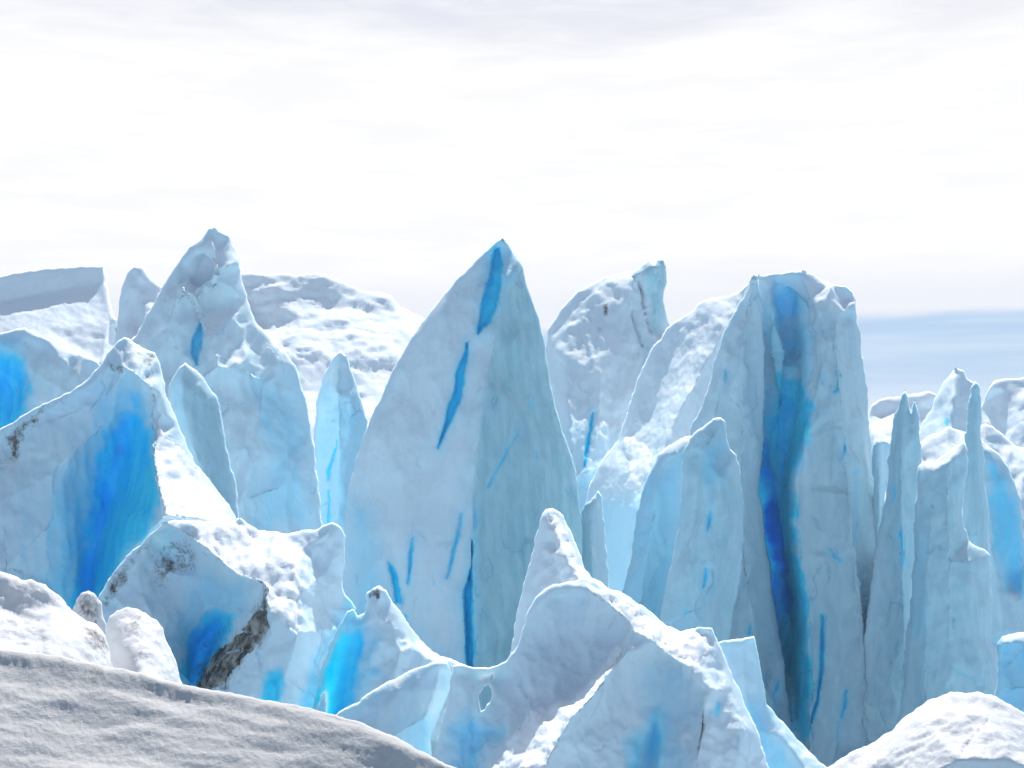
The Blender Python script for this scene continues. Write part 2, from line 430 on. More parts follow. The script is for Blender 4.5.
    crk = math_(nt, 'MULTIPLY', rng_(nt, vo.outputs['Distance'], .03, .004), math_(nt, 'MULTIPLY', rng_(nt, nA, .52, .64), math_(nt, 'SUBTRACT', 1.0, sn)))
    L.new(mixc(nt, math_(nt, 'MULTIPLY', crk, .55), col, (.16, .42, .60)), bs.inputs['Base Color'])
    n5 = noise(nt, vec, 34*grain, 3, .7); h = math_(nt, 'ADD', h, math_(nt, 'MULTIPLY', n5, .016)); h = math_(nt, 'SUBTRACT', h, math_(nt, 'MULTIPLY', crk, .08))
    bp = nd(nt, 'ShaderNodeBump'); L.new(rng_(nt, sn, 0, 1, bump*.8, bump), bp.inputs['Strength']); bp.inputs['Distance'].default_value = 1.0
    L.new(h, bp.inputs['Height']); L.new(bp.outputs[0], bs.inputs['Normal'])
    MATS[name] = m; return m

def plain_mat(name, ca, cb, scale, rough, bump, stretch=1.0):
    m, nt = new_mat(name); L = nt.links
    out = nd(nt, 'ShaderNodeOutputMaterial'); bs = nd(nt, 'ShaderNodeBsdfPrincipled'); L.new(bs.outputs[0], out.inputs[0])
    tc = nd(nt, 'ShaderNodeTexCoord'); mp = nd(nt, 'ShaderNodeMapping'); mp.inputs['Scale'].default_value = (1, 1, stretch); L.new(tc.outputs['Object'], mp.inputs[0])
    n = noise(nt, mp.outputs[0], scale, 8, .65, .3)
    L.new(mixc(nt, rng_(nt, n, .35, .68), ca, cb), bs.inputs['Base Color']); bs.inputs['Roughness'].default_value = rough
    bs.inputs['Specular IOR Level'].default_value = .3
    bp = nd(nt, 'ShaderNodeBump'); bp.inputs['Strength'].default_value = bump; bp.inputs['Distance'].default_value = .15
    L.new(n, bp.inputs['Height']); L.new(bp.outputs[0], bs.inputs['Normal'])
    MATS[name] = m

glacier_mat('ice')
glacier_mat('cut_ice', sss=0)
plain_mat('floor_ice', (.20, .38, .52), (.42, .58, .68), .35, .5, .3)
glacier_mat('snowice', sss=.1, snow_all=True, bump=.2)
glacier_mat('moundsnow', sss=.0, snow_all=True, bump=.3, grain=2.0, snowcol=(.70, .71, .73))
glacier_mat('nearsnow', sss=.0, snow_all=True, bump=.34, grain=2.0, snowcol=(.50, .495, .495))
plain_mat('blue_ice', (.0, .32, .84), (.06, .60, .95), .55, .35, .2, .4)
plain_mat('teal_ice', (.06, .40, .66), (.16, .56, .78), .6, .35, .2, .4)
plain_mat('slate_ice', (.20, .42, .66), (.30, .52, .74), 1.6, .45, .3, .3)
plain_mat('snow', (.81, .87, .93), (.88, .91, .94), 4.0, .8, .25)
plain_mat('dirt', (.022, .025, .03), (.46, .43, .38), 2.6, .85, .6)

#@@SCENE@@
# ------------------------------------------------------------------ far background
ice('snow_plateau', 'flat-topped snow plateau with a shaded wall along its top, far back beside the rounded knob', 'plateau', 120,
    [(-150,300),(-60,285),(-8,278),(15,273),(30,270),(55,267),(72,266),(90,266),(103,266),(106,278,2),(110,300,30),(116,322,60),(120,360)],
    ridges=[[(-100,310,10),(-8,304,9),(30,297,10),(70,289,10),(104,281,6)], [(-100,340,75),(-8,338,75),(50,330,74),(110,322,62)], [(-8,365,130),(60,365,130),(105,362,110)]],
    flute=0, lump=.6, rough=.45, mat='snowice', jit=.9, lipd=4, lipw=4)
ice('ice_hump', 'small rounded snow-dusted knob between the flat plateau and the tall left peak', 'ice knob', 105,
    [(112,360),(116,330),(119,305),(122,287),(127,273),(134,266),(143,266),(149,274),(155,281),(162,288),(168,350)],
    ridges=[[(124,300,6),(128,285,8),(140,275,9),(149,284,8)], [(126,318,14),(142,300,18),(158,300,12)], [(128,345,60),(150,335,60)]], flute=.4, lump=.8, rough=.6, mat='snowice', jit=.6)
ice('snow_plateau', 'broad bumpy snow slope far back between the tall left peak and the central pointed peak', 'snow slope', 140,
    [(210,330),(225,285),(240,273),(265,274),(285,273),(300,274),(325,274),(340,280),(360,290),(380,293),(392,296),(400,306),(410,312),(425,319),(440,330),(450,420)],
    ridges=[[(245,296,16),(275,300,30),(300,292,20),(335,296,22),(365,304,22),(395,312,20)], [(240,318,50),(262,322,40),(300,318,62),(350,320,58),(400,322,40)], [(240,345,96),(280,342,92),(310,346,100),(330,342,84),(380,340,80),(420,345,70)],
            [(255,368,132),(300,366,120),(345,372,134),(400,370,120)], [(250,400,180),(320,402,186),(400,400,172)], [(250,450,260),(330,450,270),(420,450,250)]],
    flute=0, lump=1.5, rough=1.1, xs=1.6, mat='snowice', jit=1.1, lipd=4, lipw=4, smooth=2)
ice('snow_peak', 'ragged pale snow peak far right behind the double-tipped thin spire', 'snow peak', 95,
    [(906,480),(915,440),(922,424),(930,410),(936,396),(943,385),(950,374),(957,367),(963,371),(968,378),(975,382),(979,395),(982,430),(986,490)],
    ridges=[[(957,372,4),(953,400,40),(950,440,80),(948,480,120)], [(935,415,14),(928,450,50)], [(970,390,10),(968,440,50)]], flute=.5, lump=.8, rough=.5, facet=.5, mat='ice', basesnow=.6, jit=1.3, slits=[([(947,418,2),(947,424,4),(948,428,2)],3,.5,'slate_ice')])
ice('snow_peak', 'blunt snow peak far right against the right edge of the view', 'snow peak', 100,
    [(962,500),(974,425),(979,410),(984,398),(990,386),(995,380),(1005,378),(1020,378),(1034,377),(1060,372),(1100,390),(1140,440)],
    ridges=[[(993,386,8),(1008,392,10),(1022,390,10)], [(1010,400,18),(1030,396,30),(1060,396,30)], [(985,440,40),(1010,440,60),(1050,440,80)], [(1000,480,110),(1050,480,130)]], flute=.3, lump=.8, rough=.5, facet=.5, mat='ice', basesnow=.7)
ice('snow_mound', 'low rounded snow mound far back just right of the big grooved tower', 'snow mound', 112,
    [(856,480),(864,425),(868,413),(872,404),(880,399),(890,397),(903,396),(916,394),(928,391),(936,394),(942,410),(950,480)],
    ridges=[[(874,415,8),(890,412,10),(915,408,10)], [(872,432,40),(900,430,45)], [(880,460,90),(920,460,90)]], flute=0, lump=.8, rough=.8, mat='snowice', jit=.6)

# ------------------------------------------------------------------ the middle row of peaks
ice('ice_peak', 'tall blue-white peak with a notched shoulder, second highest, left of the snow slope', 'ice peak', 75,
    [(100,430),(112,380),(118,362),(125,348),(135,335),(143,322),(152,305),(160,291),(168,278),(178,262),(190,247),(203,236),(209,228),(214,226),(219,231),(230,235),(234,246),(240,257),(240,272),
     (247,300),(258,325),(272,340),(285,352),(297,370),(305,395),(312,430),(318,480),(324,540)],
    ridges=[[(128,356,20),(142,340,36),(160,318,48),(175,298,56),(185,284,62),(191,290,54),(197,294,50),(204,288,50),(215,275,46),(228,266,36),(238,263,16)],
            [(176,284,20),(190,272,8),(202,279,8),(212,276,10)], [(196,250,16),(212,244,18),(226,248,14)],
            [(125,430,70),(155,400,80),(188,390,86),(220,365,84),(248,362,58),(270,380,44)], [(150,520,110),(200,500,120),(250,500,100),(300,480,45)]],
    slits=[([(195,316,2),(194,326,6),(193,338,9),(192,350,8),(195,363,2)], 9, .5, 'slate_ice')],
    blues=[([(258,372),(298,375),(308,420),(318,530),(266,530),(256,450)], .30, 22)],
    dirt=[([(185,290),(194,296),(192,312),(184,308)], .38, 5), ([(250,318),(258,330),(254,336),(247,322)], .35, 4)],
    snow=[([(120,370),(145,325),(185,284),(170,310),(140,350)], .8, 8), ([(170,280),(214,226),(235,236),(240,262),(215,272),(200,285),(180,275)], .8, 8)], lump=2.0, flute=1.2, rough=.6, basesnow=.4)
ice('ice_spire', 'narrow pale blue spire between the tall left peak and the central pointed peak', 'ice spire', 82,
    [(312,540),(314,440),(316,400),(322,382),(330,362),(336,353),(341,350),(347,358),(352,370),(358,385),(362,400),(367,420),(368,460),(366,540)],
    ridges=[[(340,354,5),(336,390,22),(337,440,30),(338,520,36)], [(352,400,20),(354,460,24)]], slits=[([(333,440,2),(330,455,4),(326,470,5),(325,480,2)], 4, .6, 'teal_ice'), ([(327,490,2),(329,525,5),(330,545,2)], 4, .6, 'teal_ice')],
    blues=[([(312,380),(370,380),(372,540),(308,540)], .26, 20)], lump=1.0, flute=1.0)
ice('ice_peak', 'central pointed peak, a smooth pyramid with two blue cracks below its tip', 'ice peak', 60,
    [(338,640),(342,590),(344,560),(345,525),(347,495),(352,475),(357,457),(365,432),(375,410),(386,385),(398,360),(412,337),(425,319),(440,299),(460,276),(480,256),(494,244),(502,238),(508,243),(514,253),(521,262),
     (525,276),(530,295),(539,318),(545,345),(550,380),(555,405),(563,430),(571,455),(577,480),(580,510),(588,530),(592,570),(594,640)],
    ridges=[[(519,263,8),(508,280,26),(502,300,38),(496,335,54),(489,380,68),(481,420,80),(476,470,90),(471,540,100),(470,600,108),(472,660,115)],
            [(480,262,6),(462,284,10),(440,310,14),(422,335,16),(402,368,18)], [(470,300,26),(440,350,36),(410,410,42),(385,470,46),(375,560,60)], [(395,385,16),(380,430,20),(368,470,24),(362,540,36)],
            [(526,345,24),(532,420,42),(542,500,50),(550,600,62)]],
    slits=[([(497,248,6),(497,262,10),(494,282,13),(489,303,13),(483,322,9),(478,334,2)], 11, .8, 'blue_ice'),
           ([(467,341,2),(465,355,6),(460,375,8),(456,395,8),(450,412,8),(444,428,5),(436,447,2)], 9, .7, 'blue_ice'),
           ([(458,512,2),(455,535,4),(450,558,4),(445,578,2)], 5, .5, 'teal_ice'), ([(474,540,3),(472,562,7),(468,590,11),(467,620,13),(469,645,13),(470,668,8)], 12, .9, 'blue_ice'),
           ([(415,538,2),(411,560,5),(407,585,3)], 5, .6, 'teal_ice'), ([(388,562,2),(392,580,7),(396,605,8)], 6, .7, 'blue_ice'),
           ([(509,447,2),(505,455,5),(497,470,3),(491,485,4),(488,488,1)], 4, .4, 'teal_ice'), ([(538,450,2),(538,459,3)], 3, .3, 'teal_ice'), ([(520,428,1.5),(514,440,3),(511,446,1.5)], 3, .4, 'teal_ice'), ([(534,398,1.5),(535,406,3),(534,410,1.5)], 3, .3, 'teal_ice'), ([(478,508,2),(479,520,4),(477,530,2)], 4, .4, 'teal_ice'), ([(406,615,3),(408,632,5),(408,645,2)], 4, .6, 'blue_ice')],
    clear=[([(516,258),(525,276),(540,318),(552,380),(565,435),(580,490),(594,560),(600,640),(620,800),(470,800),(474,680),(471,540),(481,420),(496,335),(507,285)], .95, 7)],
    blues=[([(486,240),(506,238),(512,256),(506,290),(492,330),(474,345),(478,300)], .38, 11), ([(345,500),(372,520),(380,560),(420,640),(420,700),(345,640)], .30, 24)],
    dirt=[([(504,233),(509,240),(505,243),(500,240)], .8, 2)], lump=1.7, flute=.7, rough=.2, jit=.7, facet=.55, sd_=1000,
    snow=[([(345,600),(350,480),(398,360),(440,298),(480,256),(490,262),(492,320),(470,430),(455,520),(450,640),(400,640)], .6, 14), ([(398,360),(440,298),(480,255),(478,268),(445,312),(405,372)], .7, 5)])  # whitens the left face and upper edge against the darker right face
ice('ice_peak', 'pale snowy peak with a dark upright horn, right of the central peak', 'ice peak', 84,
    [(528,560),(535,440),(543,360),(547,334),(553,320),(562,308),(575,294),(585,287),(592,283),(605,278),(612,276),(622,273),(632,271),(640,268),(644,263),(650,260),(657,258),(664,258),(667,266),(667,285),(663,300),(667,318),(672,335),(676,420),(684,560)],
    ridges=[[(592,288,8),(605,287,12),(618,288,14)], [(609,284,14),(606,310,40),(603,350,80),(600,400,125),(598,470,180)], [(570,320,24),(565,360,70),(568,420,130),(570,480,180)],
            [(620,284,10),(628,300,26),(640,325,46),(652,350,60),(655,420,120)], [(633,275,2),(644,295,6),(652,320,10),(660,332,10)], [(642,274,12),(655,268,14),(660,290,12),(656,318,12)]],
    slits=[([(591,408,2),(590,425,4),(587,445,5),(584,466,2)], 6, .7, 'blue_ice')], dirt=[([(604,306),(608,306),(607,318),(603,316)], .75, 3), ([(598,328),(601,328),(600,334),(597,333)], .6, 2)],
    basesnow=.62, lump=1.2, flute=.9, rough=.5, facet=.8, sd_=300, cut=[([(640,276),(645,298),(651,322),(656,336),(650,332),(643,310),(636,286)], 12, 2.5), ([(628,300),(636,320),(646,345),(642,346),(632,326)], 8, 2)], clear=[([(642,267),(650,260),(666,258),(668,285),(662,330),(654,332),(648,300)], 1.0, 4), ([(616,276),(640,268),(641,280),(620,282)], .8, 3), ([(642,330),(655,340),(650,372),(643,366)], .8, 4)], blues=[([(556,420),(600,420),(640,470),(640,560),(556,560)], .22, 24)])
ice('ice_slope', 'broad pale snow-covered flank leaning on the left of the big grooved tower', 'ice slope', 71,
    [(566,660),(578,580),(583,540),(585,505),(590,482),(598,466),(610,450),(618,439),(626,416),(634,390),(642,368),(650,350),(660,338),(668,328),(682,318),(695,308),(705,300),(715,297),(727,296),(738,292),(748,285),(760,296),(772,420),(776,660)],
    ridges=[[(672,345,14),(655,385,34),(640,430,60),(628,470,100)], [(712,312,16),(700,345,50),(685,385,90),(672,425,130),(660,470,165)], [(738,306,18),(722,335,54),(706,360,80),(690,390,108)], [(745,340,40),(740,420,70)],
            [(600,500,40),(604,560,80),(610,620,120)], [(640,510,190),(640,600,230)]],
    basesnow=.7, lump=1.0, flute=.7, rough=.4, facet=.7, smooth=3, caps=[[(618,442),(630,432),(642,440),(655,452),(650,475),(634,492),(622,490),(626,465)]], blues=[([(590,500),(640,480),(680,480),(680,640),(590,640)], .25, 24)])
ice('ice_tower', 'massive blue-grey tower, widest of all, with a deep blue groove down its middle', 'ice tower', 57,
    [(680,660),(694,480),(702,420),(708,395),(712,375),(716,352),(722,335),(730,320),(737,308),(742,297),(748,285),(755,275),(762,276),(770,274),(785,272),(800,271),(812,273),(822,279),(832,284),(845,287),(852,292),(856,300),
     (857,320),(862,350),(866,380),(869,410),(871,440),(873,475,6),(882,495,30),(896,520,46),(910,560,56),(922,620,66),(932,780,84)],
    ridges=[[(757,279,2),(763,310,-4),(767,350,-2),(767,400,-8),(764,450,-20),(764,500,-40),(770,560,-44),(778,620,-34),(786,680,8),(794,740,62)],
            [(766,286,6),(773,318,26),(777,350,22),(777,385,10),(774,430,-8)], [(778,281,-2),(785,312,-12),(789,342,-12),(791,366,4),(791,388,4)],
            [(789,405,2),(784,450,-10),(778,500,-26),(780,560,-32),(787,600,-26),(792,640,-4),(797,690,46)],
            [(803,275,6),(811,292,22),(821,312,40),(822,340,52),(816,380,56),(809,420,54),(802,450,56),(793,480,56),(791,520,62),(796,560,66),(802,600,68),(806,640,72),(806,740,94)],
            [(798,300,18),(801,340,30),(800,385,38)], [(821,312,40),(838,315,36),(854,306,18)], [(838,340,62),(843,400,72),(848,460,78),(856,540,84),(866,620,90),(870,740,108)], [(828,380,58),(824,470,64),(828,560,72),(834,640,78),(838,740,96)],
            [(860,420,40),(868,500,46),(884,560,50),(894,640,60)], [(825,290,3),(842,295,5)]],
    slits=[([(834,370,2),(837,376,4),(836,388,5),(833,392,2)], 4, .5, 'teal_ice'), ([(846,436,2),(845,448,4),(843,458,2)], 4, .5, 'blue_ice'),
           ([(822,616,2),(822,640,5),(821,670,6),(818,700,6),(812,718,6),(807,740,3)], 7, .7, 'blue_ice'), ([(845,690,2),(843,705,4),(841,718,2)], 4, .6, 'teal_ice'), ([(839,722,2),(837,745,2)], 2, .4, 'teal_ice'),
           ([(829,550,2),(834,556,5),(840,562,2)], 4, .5, 'teal_ice'), 
           ([(822,374,2),(823,384,3)], 3, .4, 'teal_ice'), ([(791,690,3),(790,705,6),(789,725,3)], 4, .5, 'teal_ice'), ([(815,408,2),(818,414,4),(817,420,2)], 3, .3, 'teal_ice'), ([(858,470,1.5),(861,500,3),(860,540,2)], 3, .3, 'teal_ice'), ([(872,560,1.5),(874,600,3),(870,640,1.5)], 3, .3, 'teal_ice'), ([(803,650,2),(800,680,4),(803,710,2)], 4, .5, 'teal_ice'), ([(850,575,1.5),(866,590,2.5),(880,598,1.5)], 2, .2, 'teal_ice')],
    blues=[([(766,395),(774,372),(792,380),(812,405),(806,440),(797,466),(788,484),(786,505),(794,540),(803,580),(807,620),(808,670),(806,720),(794,745),(786,690),(779,620),(770,585),(762,540),(757,500),(760,460)], .95, 9), ([(764,285),(800,280),(806,330),(804,380),(812,420),(800,450),(762,450),(764,380)], .36, 14), ([(758,470),(776,480),(787,505),(790,545),(797,590),(802,640),(800,690),(786,670),(778,615),(768,575),(760,530)], 1.28, 14),
           ([(770,276),(792,274),(800,290),(800,330),(796,366),(786,374),(778,330)], .5, 14), ([(758,300),(772,288),(780,350),(778,400),(762,400)], .26, 6)],
    clear=[([(812,310),(858,315),(872,440),(912,600),(914,770),(795,770),(806,640),(792,520),(805,450)], .6, 10)],
    basesnow=.5, lump=2.1, flute=1.2, rough=.7, fl_scale=(19, 120), cut=[([(785,290),(791,298),(793,335),(792,368),(786,362),(783,330)], 9, 4), ([(792,489),(820,485),(852,490),(862,497),(850,496),(822,491)], 6, 2.5), ([(796,552),(822,551),(844,560),(822,556)], 5, 2), ([(858,610),(876,620),(888,632),(872,624)], 4, 2), ([(806,440),(830,420),(850,430),(832,428)], 4, 2)], snow=[([(803,274),(856,290),(856,305),(838,314),(822,312),(808,290)], .9, 3), ([(742,290),(756,275),(768,276),(772,300),(764,300),(757,282)], .8, 4)])
ice('ice_fin', 'grey-blue upright fin forming the left side of the deep blue groove', 'ice fin', 55.5,
    [(672,660),(680,540),(684,470),(688,440),(694,422),(704,400),(712,378),(716,352),(722,335),(730,320),(737,309),(742,298),(748,286),(753,277),(757,275),(759,285),(762,312),(765,350),(765,400),(763,450),(760,490),(766,540),(773,590),(779,630),(784,660),(792,720),(796,780)],
    ridges=[[(752,284,8),(748,320,18),(742,360,26),(744,420,36),(742,500,46),(748,560,50),(756,640,56)], [(724,350,14),(716,390,18),(708,430,22),(702,500,30),(700,580,36)], [(735,420,24),(728,480,34),(730,560,40),(732,660,60)]],
    slits=[([(737,584,2),(735,590,5),(734,596,2)], 3, .5, 'teal_ice'), ([(750,625,3),(749,634,4)], 3, .5, 'teal_ice'), ([(781,680,2),(778,695,3),(776,706,2)], 3, .5, 'teal_ice'), ([(722,368,2),(724,374,4),(722,380,2)], 3, .4, 'teal_ice')],
    clear=[([(730,330),(756,280),(763,320),(766,400),(760,490),(785,660),(795,760),(690,760),(700,440)], .45, 10)], lump=1.6, flute=1.2, rough=.7, basesnow=.35, snow=[([(738,306),(753,276),(758,276),(757,286),(745,302)], .9, 3)])
ice('ice_slab', 'pale cyan slab with a bright left edge, standing behind the blunt teal finger', 'ice slab', 51.5,
    [(606,660),(620,596),(629,565),(634,535),(637,510),(644,485),(650,470),(658,455),(668,446),(676,441),(684,437),(692,436),(700,444),(712,470),(722,540),(726,660)],
    ridges=[[(664,456,12),(655,490,22),(648,540,30),(640,600,40)], [(676,452,20),(672,500,20),(668,560,16),(664,620,16)], [(690,445,20),(702,500,26),(706,580,30)]],
    blues=[([(640,470),(690,445),(690,640),(612,640)], .30, 14)], lump=1.1, flute=1.1, rough=.4, lipw=5, lipd=6)
ice('ice_pillar', 'blunt teal finger of ice in front of the big tower, rounded at the top', 'ice pillar', 47.5,
    [(648,680),(657,630),(662,602),(667,580),(673,555),(679,525),(681,490),(682,460),(684,450),(690,438),(698,430),(706,424),(714,418),(721,417),(725,421),(727,435),(729,449),(736,455),(741,475),(743,500),(743,540),(739,580),(733,620),(728,680)],
    ridges=[[(692,446,8),(705,436,12),(718,430,10)], [(706,450,22),(702,490,30),(700,540,36),(694,610,44)], [(722,480,24),(722,560,32)]],
    slits=[([(711,511,2),(710,518,5),(708,527,4),(707,531,1)], 4, .5, 'teal_ice'), ([(706,568,3),(705,578,5),(704,588,3)], 4, .5, 'teal_ice'), ([(682,608,3),(682,615,4)], 3, .4, 'teal_ice')],
    clear=[([(684,450),(720,418),(743,500),(735,660),(650,660),(675,550)], .55, 12)], blues=[([(700,440),(722,440),(725,480),(708,500),(698,480)], .34, 12)], lump=1.0, flute=1.0, rough=.35)
ice('ice_fin', 'small pale blade with a shaded left side at the right foot of the central peak', 'ice blade', 58,
    [(574,660),(580,600),(582,550),(581,512),(585,504),(590,501),(594,495),(598,491),(601,497),(603,515),(606,545),(609,590),(612,660)],
    ridges=[[(592,505,8),(592,540,14),(593,600,20)]], lump=.7, flute=.7, rough=.3, clear=[([(578,500),(592,500),(593,640),(578,640)], .9, 4)])  # clear mask paints the blade's shaded left side darker
# right-hand group
ice('ice_pillar', 'short stubby pale pillar tucked against the right side of the big tower', 'ice pillar', 55.5,
    [(868,620),(871,520),(873,480),(872,455),(873,445),(876,440),(880,438),(886,440),(890,444),(890,460),(887,482),(884,500),(886,620)],
    ridges=[[(880,444,6),(880,480,10),(879,560,14)]], lump=.5, flute=.5, rough=.4, lipw=5)
ice('ice_spire', 'thin double-tipped teal spire right of the big tower', 'ice spire', 53.5,
    [(858,720),(866,620),(874,560),(882,515),(887,490),(888,460),(891,438),(893,420),(898,405),(902,394),(905,389),(908,396),(909,404),(911,412),(913,402),(915,400),(917,408),(920,425),(921,450),(922,480),(928,560),(940,720)],
    ridges=[[(904,396,4),(903,420,16),(901,460,24),(902,540,32),(905,640,40)], [(914,408,3),(914,440,14)]], slits=[([(893,484,3),(894,494,4),(892,500,2)], 3, .4, 'teal_ice'), ([(900,530,2),(902,545,5),(903,565,3)], 4, .6, 'blue_ice')],
    clear=[([(888,420),(904,395),(922,420),(920,700),(884,700)], .62, 10)], lump=.8, flute=.9, rough=.4, lipw=5)
ice('ice_slab', 'curved blue slab with a bright rim and a step, beside the wall', 'ice slab', 60,
    [(950,660),(957,540),(960,500),(964,470),(969,445),(978,437),(990,446),(1000,455),(1008,466),(1015,482),(1020,500),(1023,520),(1026,560),(1040,620),(1050,660)],
    ridges=[[(972,450,10),(970,490,16),(968,520,20)], [(963,524,26),(978,532,30),(992,540,24)], [(990,452,10),(991,500,26),(994,545,34),(1002,590,44),(1006,630,60)], [(1005,480,16),(1010,540,14),(1012,590,10)],
            [(970,545,30),(980,580,40),(985,640,60)], [(1022,600,30),(1026,640,40)]],
    blues=[([(988,456),(1003,468),(1020,505),(1028,600),(1008,590),(994,545),(990,500)], .52, 10), ([(964,530),(990,545),(990,640),(955,640)], .22, 10)], lump=.8, flute=.8, rough=.4, snow=[([(962,518),(992,536),(992,544),(962,526)], .9, 2)], lipw=5)
ice('ice_pillar', 'slim upright teal pillar behind the flat ledge of the wall on the right', 'ice pillar', 55,
    [(958,600),(962,500),(963,465),(965,442),(967,425),(968,402),(970,388),(975,381),(979,386),(981,400),(981,430),(984,460),(988,520),(992,600)],
    ridges=[[(973,390,4),(974,430,12),(974,520,18)]], jit=1.4, clear=[([(964,380),(984,380),(988,600),(958,600)], .5, 6)], lump=.5, flute=.6, rough=.4, lipw=5)
ice('ice_wall', 'teal ice wall on the right whose sloping ledge is bright with snow', 'ice wall', 50,
    [(892,760),(902,690),(906,640),(911,600),(914,560),(915,520),(916,485),(918,466),(924,462),(934,462),(946,453),(956,446),(964,441),(968,450),(968,470),(964,490),(962,510),(968,540),(980,548),(990,556),(991,580),(991,610),(992,640),(998,658),(1003,680),(1006,720),(1008,780)],
    ridges=[[(920,472,10),(933,470,16),(950,462,18),(966,452,8)], [(928,500,24),(925,560,32),(922,640,44),(920,720,56)], [(950,490,34),(952,560,46),(950,640,56),(955,720,70)], [(972,560,34),(976,640,46),(984,720,60)]],
    clear=[([(916,470),(966,455),(992,580),(1004,700),(905,720)], .55, 14)], slits=[([(948,665,2),(960,672,3),(975,680,2)], 2, .2, 'slate_ice')], snow=[([(918,462),(946,452),(966,440),(968,450),(934,470),(920,472)], .95, 2)],
    blues=[([(912,560),(924,520),(924,640),(908,640)], .22, 10)], lump=1.2, flute=1.2, rough=.5, facet=.7, sd_=50, jit=1.2)
ice('ice_block', 'low blue block with a white top in the lower right corner', 'ice block', 42,
    [(988,800),(994,700),(998,660),(997,645),(1002,637),(1010,634),(1020,632),(1030,630),(1060,620),(1090,640),(1110,700)],
    ridges=[[(1004,644,12),(1020,642,16),(1040,640,18)], [(1008,690,24),(1030,690,40),(1060,680,50)]], blues=[([(996,640),(1100,640),(1100,740),(996,740)], .34, 8)], lump=.8, flute=.8, rough=.4)

# ------------------------------------------------------------------ left, nearer
ice('ice_block', 'blue-patched block with a pale crest against the left edge, below the flat plateau', 'ice block', 52,
    [(-150,380),(-80,350),(-30,338),(-8,334),(8,332),(18,330),(25,327),(35,332),(45,338),(62,349),(78,354),(90,358),(98,362),(104,380),(112,460)],
    ridges=[[(25,335,10),(30,370,22),(32,430,30)], [(62,360,14),(62,390,30),(60,430,40)], [(6,345,4),(8,395,-14),(4,435,-8)], [(-60,380,20),(-60,430,30)]],
    blues=[([(-20,358),(6,348),(22,362),(26,395),(22,440),(-20,440)], .9, 9), ([(-20,335),(22,335),(30,380),(30,440),(-20,440)], .3, 8)], basesnow=.35, lump=1.2, flute=1.0, rough=.4)
ice('ice_spire', 'pale teal blade-shaped spire in front of the tall left peak', 'ice spire', 60,
    [(178,540),(172,480),(169,430),(168,400),(169,385),(173,376),(179,367),(185,362),(191,366),(200,375),(210,388),(217,397),(221,412),(225,435),(229,458),(234,478),(238,496),(240,540)],
    ridges=[[(184,367,5),(180,385,18),(182,410,26),(190,440,32),(204,480,38),(215,520,44)], [(205,400,14),(214,440,18)]], clear=[([(180,375),(200,380),(218,400),(234,490),(230,540),(210,510),(185,430)], .6, 8)],
    blues=[([(168,385),(182,375),(186,420),(174,440)], .2, 6)], lump=.8, flute=.9, rough=.35)
ice('ice_ridge', 'jagged ridge on the left around a glowing deep blue hollow, snow on its right slope', 'ice ridge', 36,
    [(-160,520),(-90,470),(-40,450),(-8,435),(8,426),(20,417),(35,409),(55,399),(70,391),(80,384),(88,380),(95,371),(104,359),(112,347),(119,339),(124,336),(130,339),(140,347),(150,351),(156,353),(160,360),(163,375),(167,396),(172,411),(180,426),(187,444),(193,460),
     (205,474),(218,491),(230,506),(240,526),(250,536),(262,560)],
    ridges=[[(82,390,8),(98,378,10),(106,369,18),(113,364,26),(121,364,38),(129,369,44),(140,378,48),(151,387,46),(160,396,34)],
            [(142,413,30),(150,419,36),(160,423,34),(169,433,32),(180,450,26),(191,462,16)], [(150,395,36),(166,412,26)],
            [(147,424,34),(153,434,46),(151,452,72),(155,475,100),(161,500,126),(164,516,142)], [(180,480,60),(192,505,86),(205,520,100)], [(215,520,76),(232,532,60)],
            [(128,408,0),(120,450,-22),(107,500,-36),(92,560,-40),(82,620,-36)], [(146,436,26),(149,460,36),(146,500,56),(140,525,64),(126,555,40),(106,592,20)],
            [(-8,455,16),(0,500,40),(5,570,70)], [(50,420,10),(55,470,22),(56,520,28),(50,590,34)], [(100,400,8),(108,425,4)]],
    blues=[([(129,398),(141,416),(150,440),(154,470),(158,500),(150,522),(130,552),(108,588),(95,640),(62,640),(72,590),(80,555),(88,520),(92,488),(102,458),(113,430),(122,412)], .95, 12), ([(100,395),(130,392),(140,412),(158,500),(110,600),(90,640),(40,640),(48,560),(62,500),(85,450)], .42, 22)],
    dirt=[([(4,436),(20,424),(34,414),(34,419),(24,434),(16,454),(8,452)], .62, 6), ([(36,409),(60,397),(72,392),(62,402),(40,414)], .4, 4), ([(-8,455),(6,450),(2,480),(-8,490)], .35, 8), ([(200,475),(225,505),(238,530),(225,528),(205,500)], .22, 8), ([(150,420),(165,430),(178,452),(160,440)], .28, 6), ([(108,362),(118,359),(120,372),(108,372)], .6, 5), ([(126,342),(156,354),(162,394),(140,376)], .42, 9)], lump=1.3, flute=1.5, rough=.6, basesnow=.35,
    caps=[[(146,416),(160,422),(170,432),(184,448),(194,462),(208,480),(222,498),(238,526),(225,534),(195,526),(166,518),(159,495),(152,470),(151,450),(156,434)]])
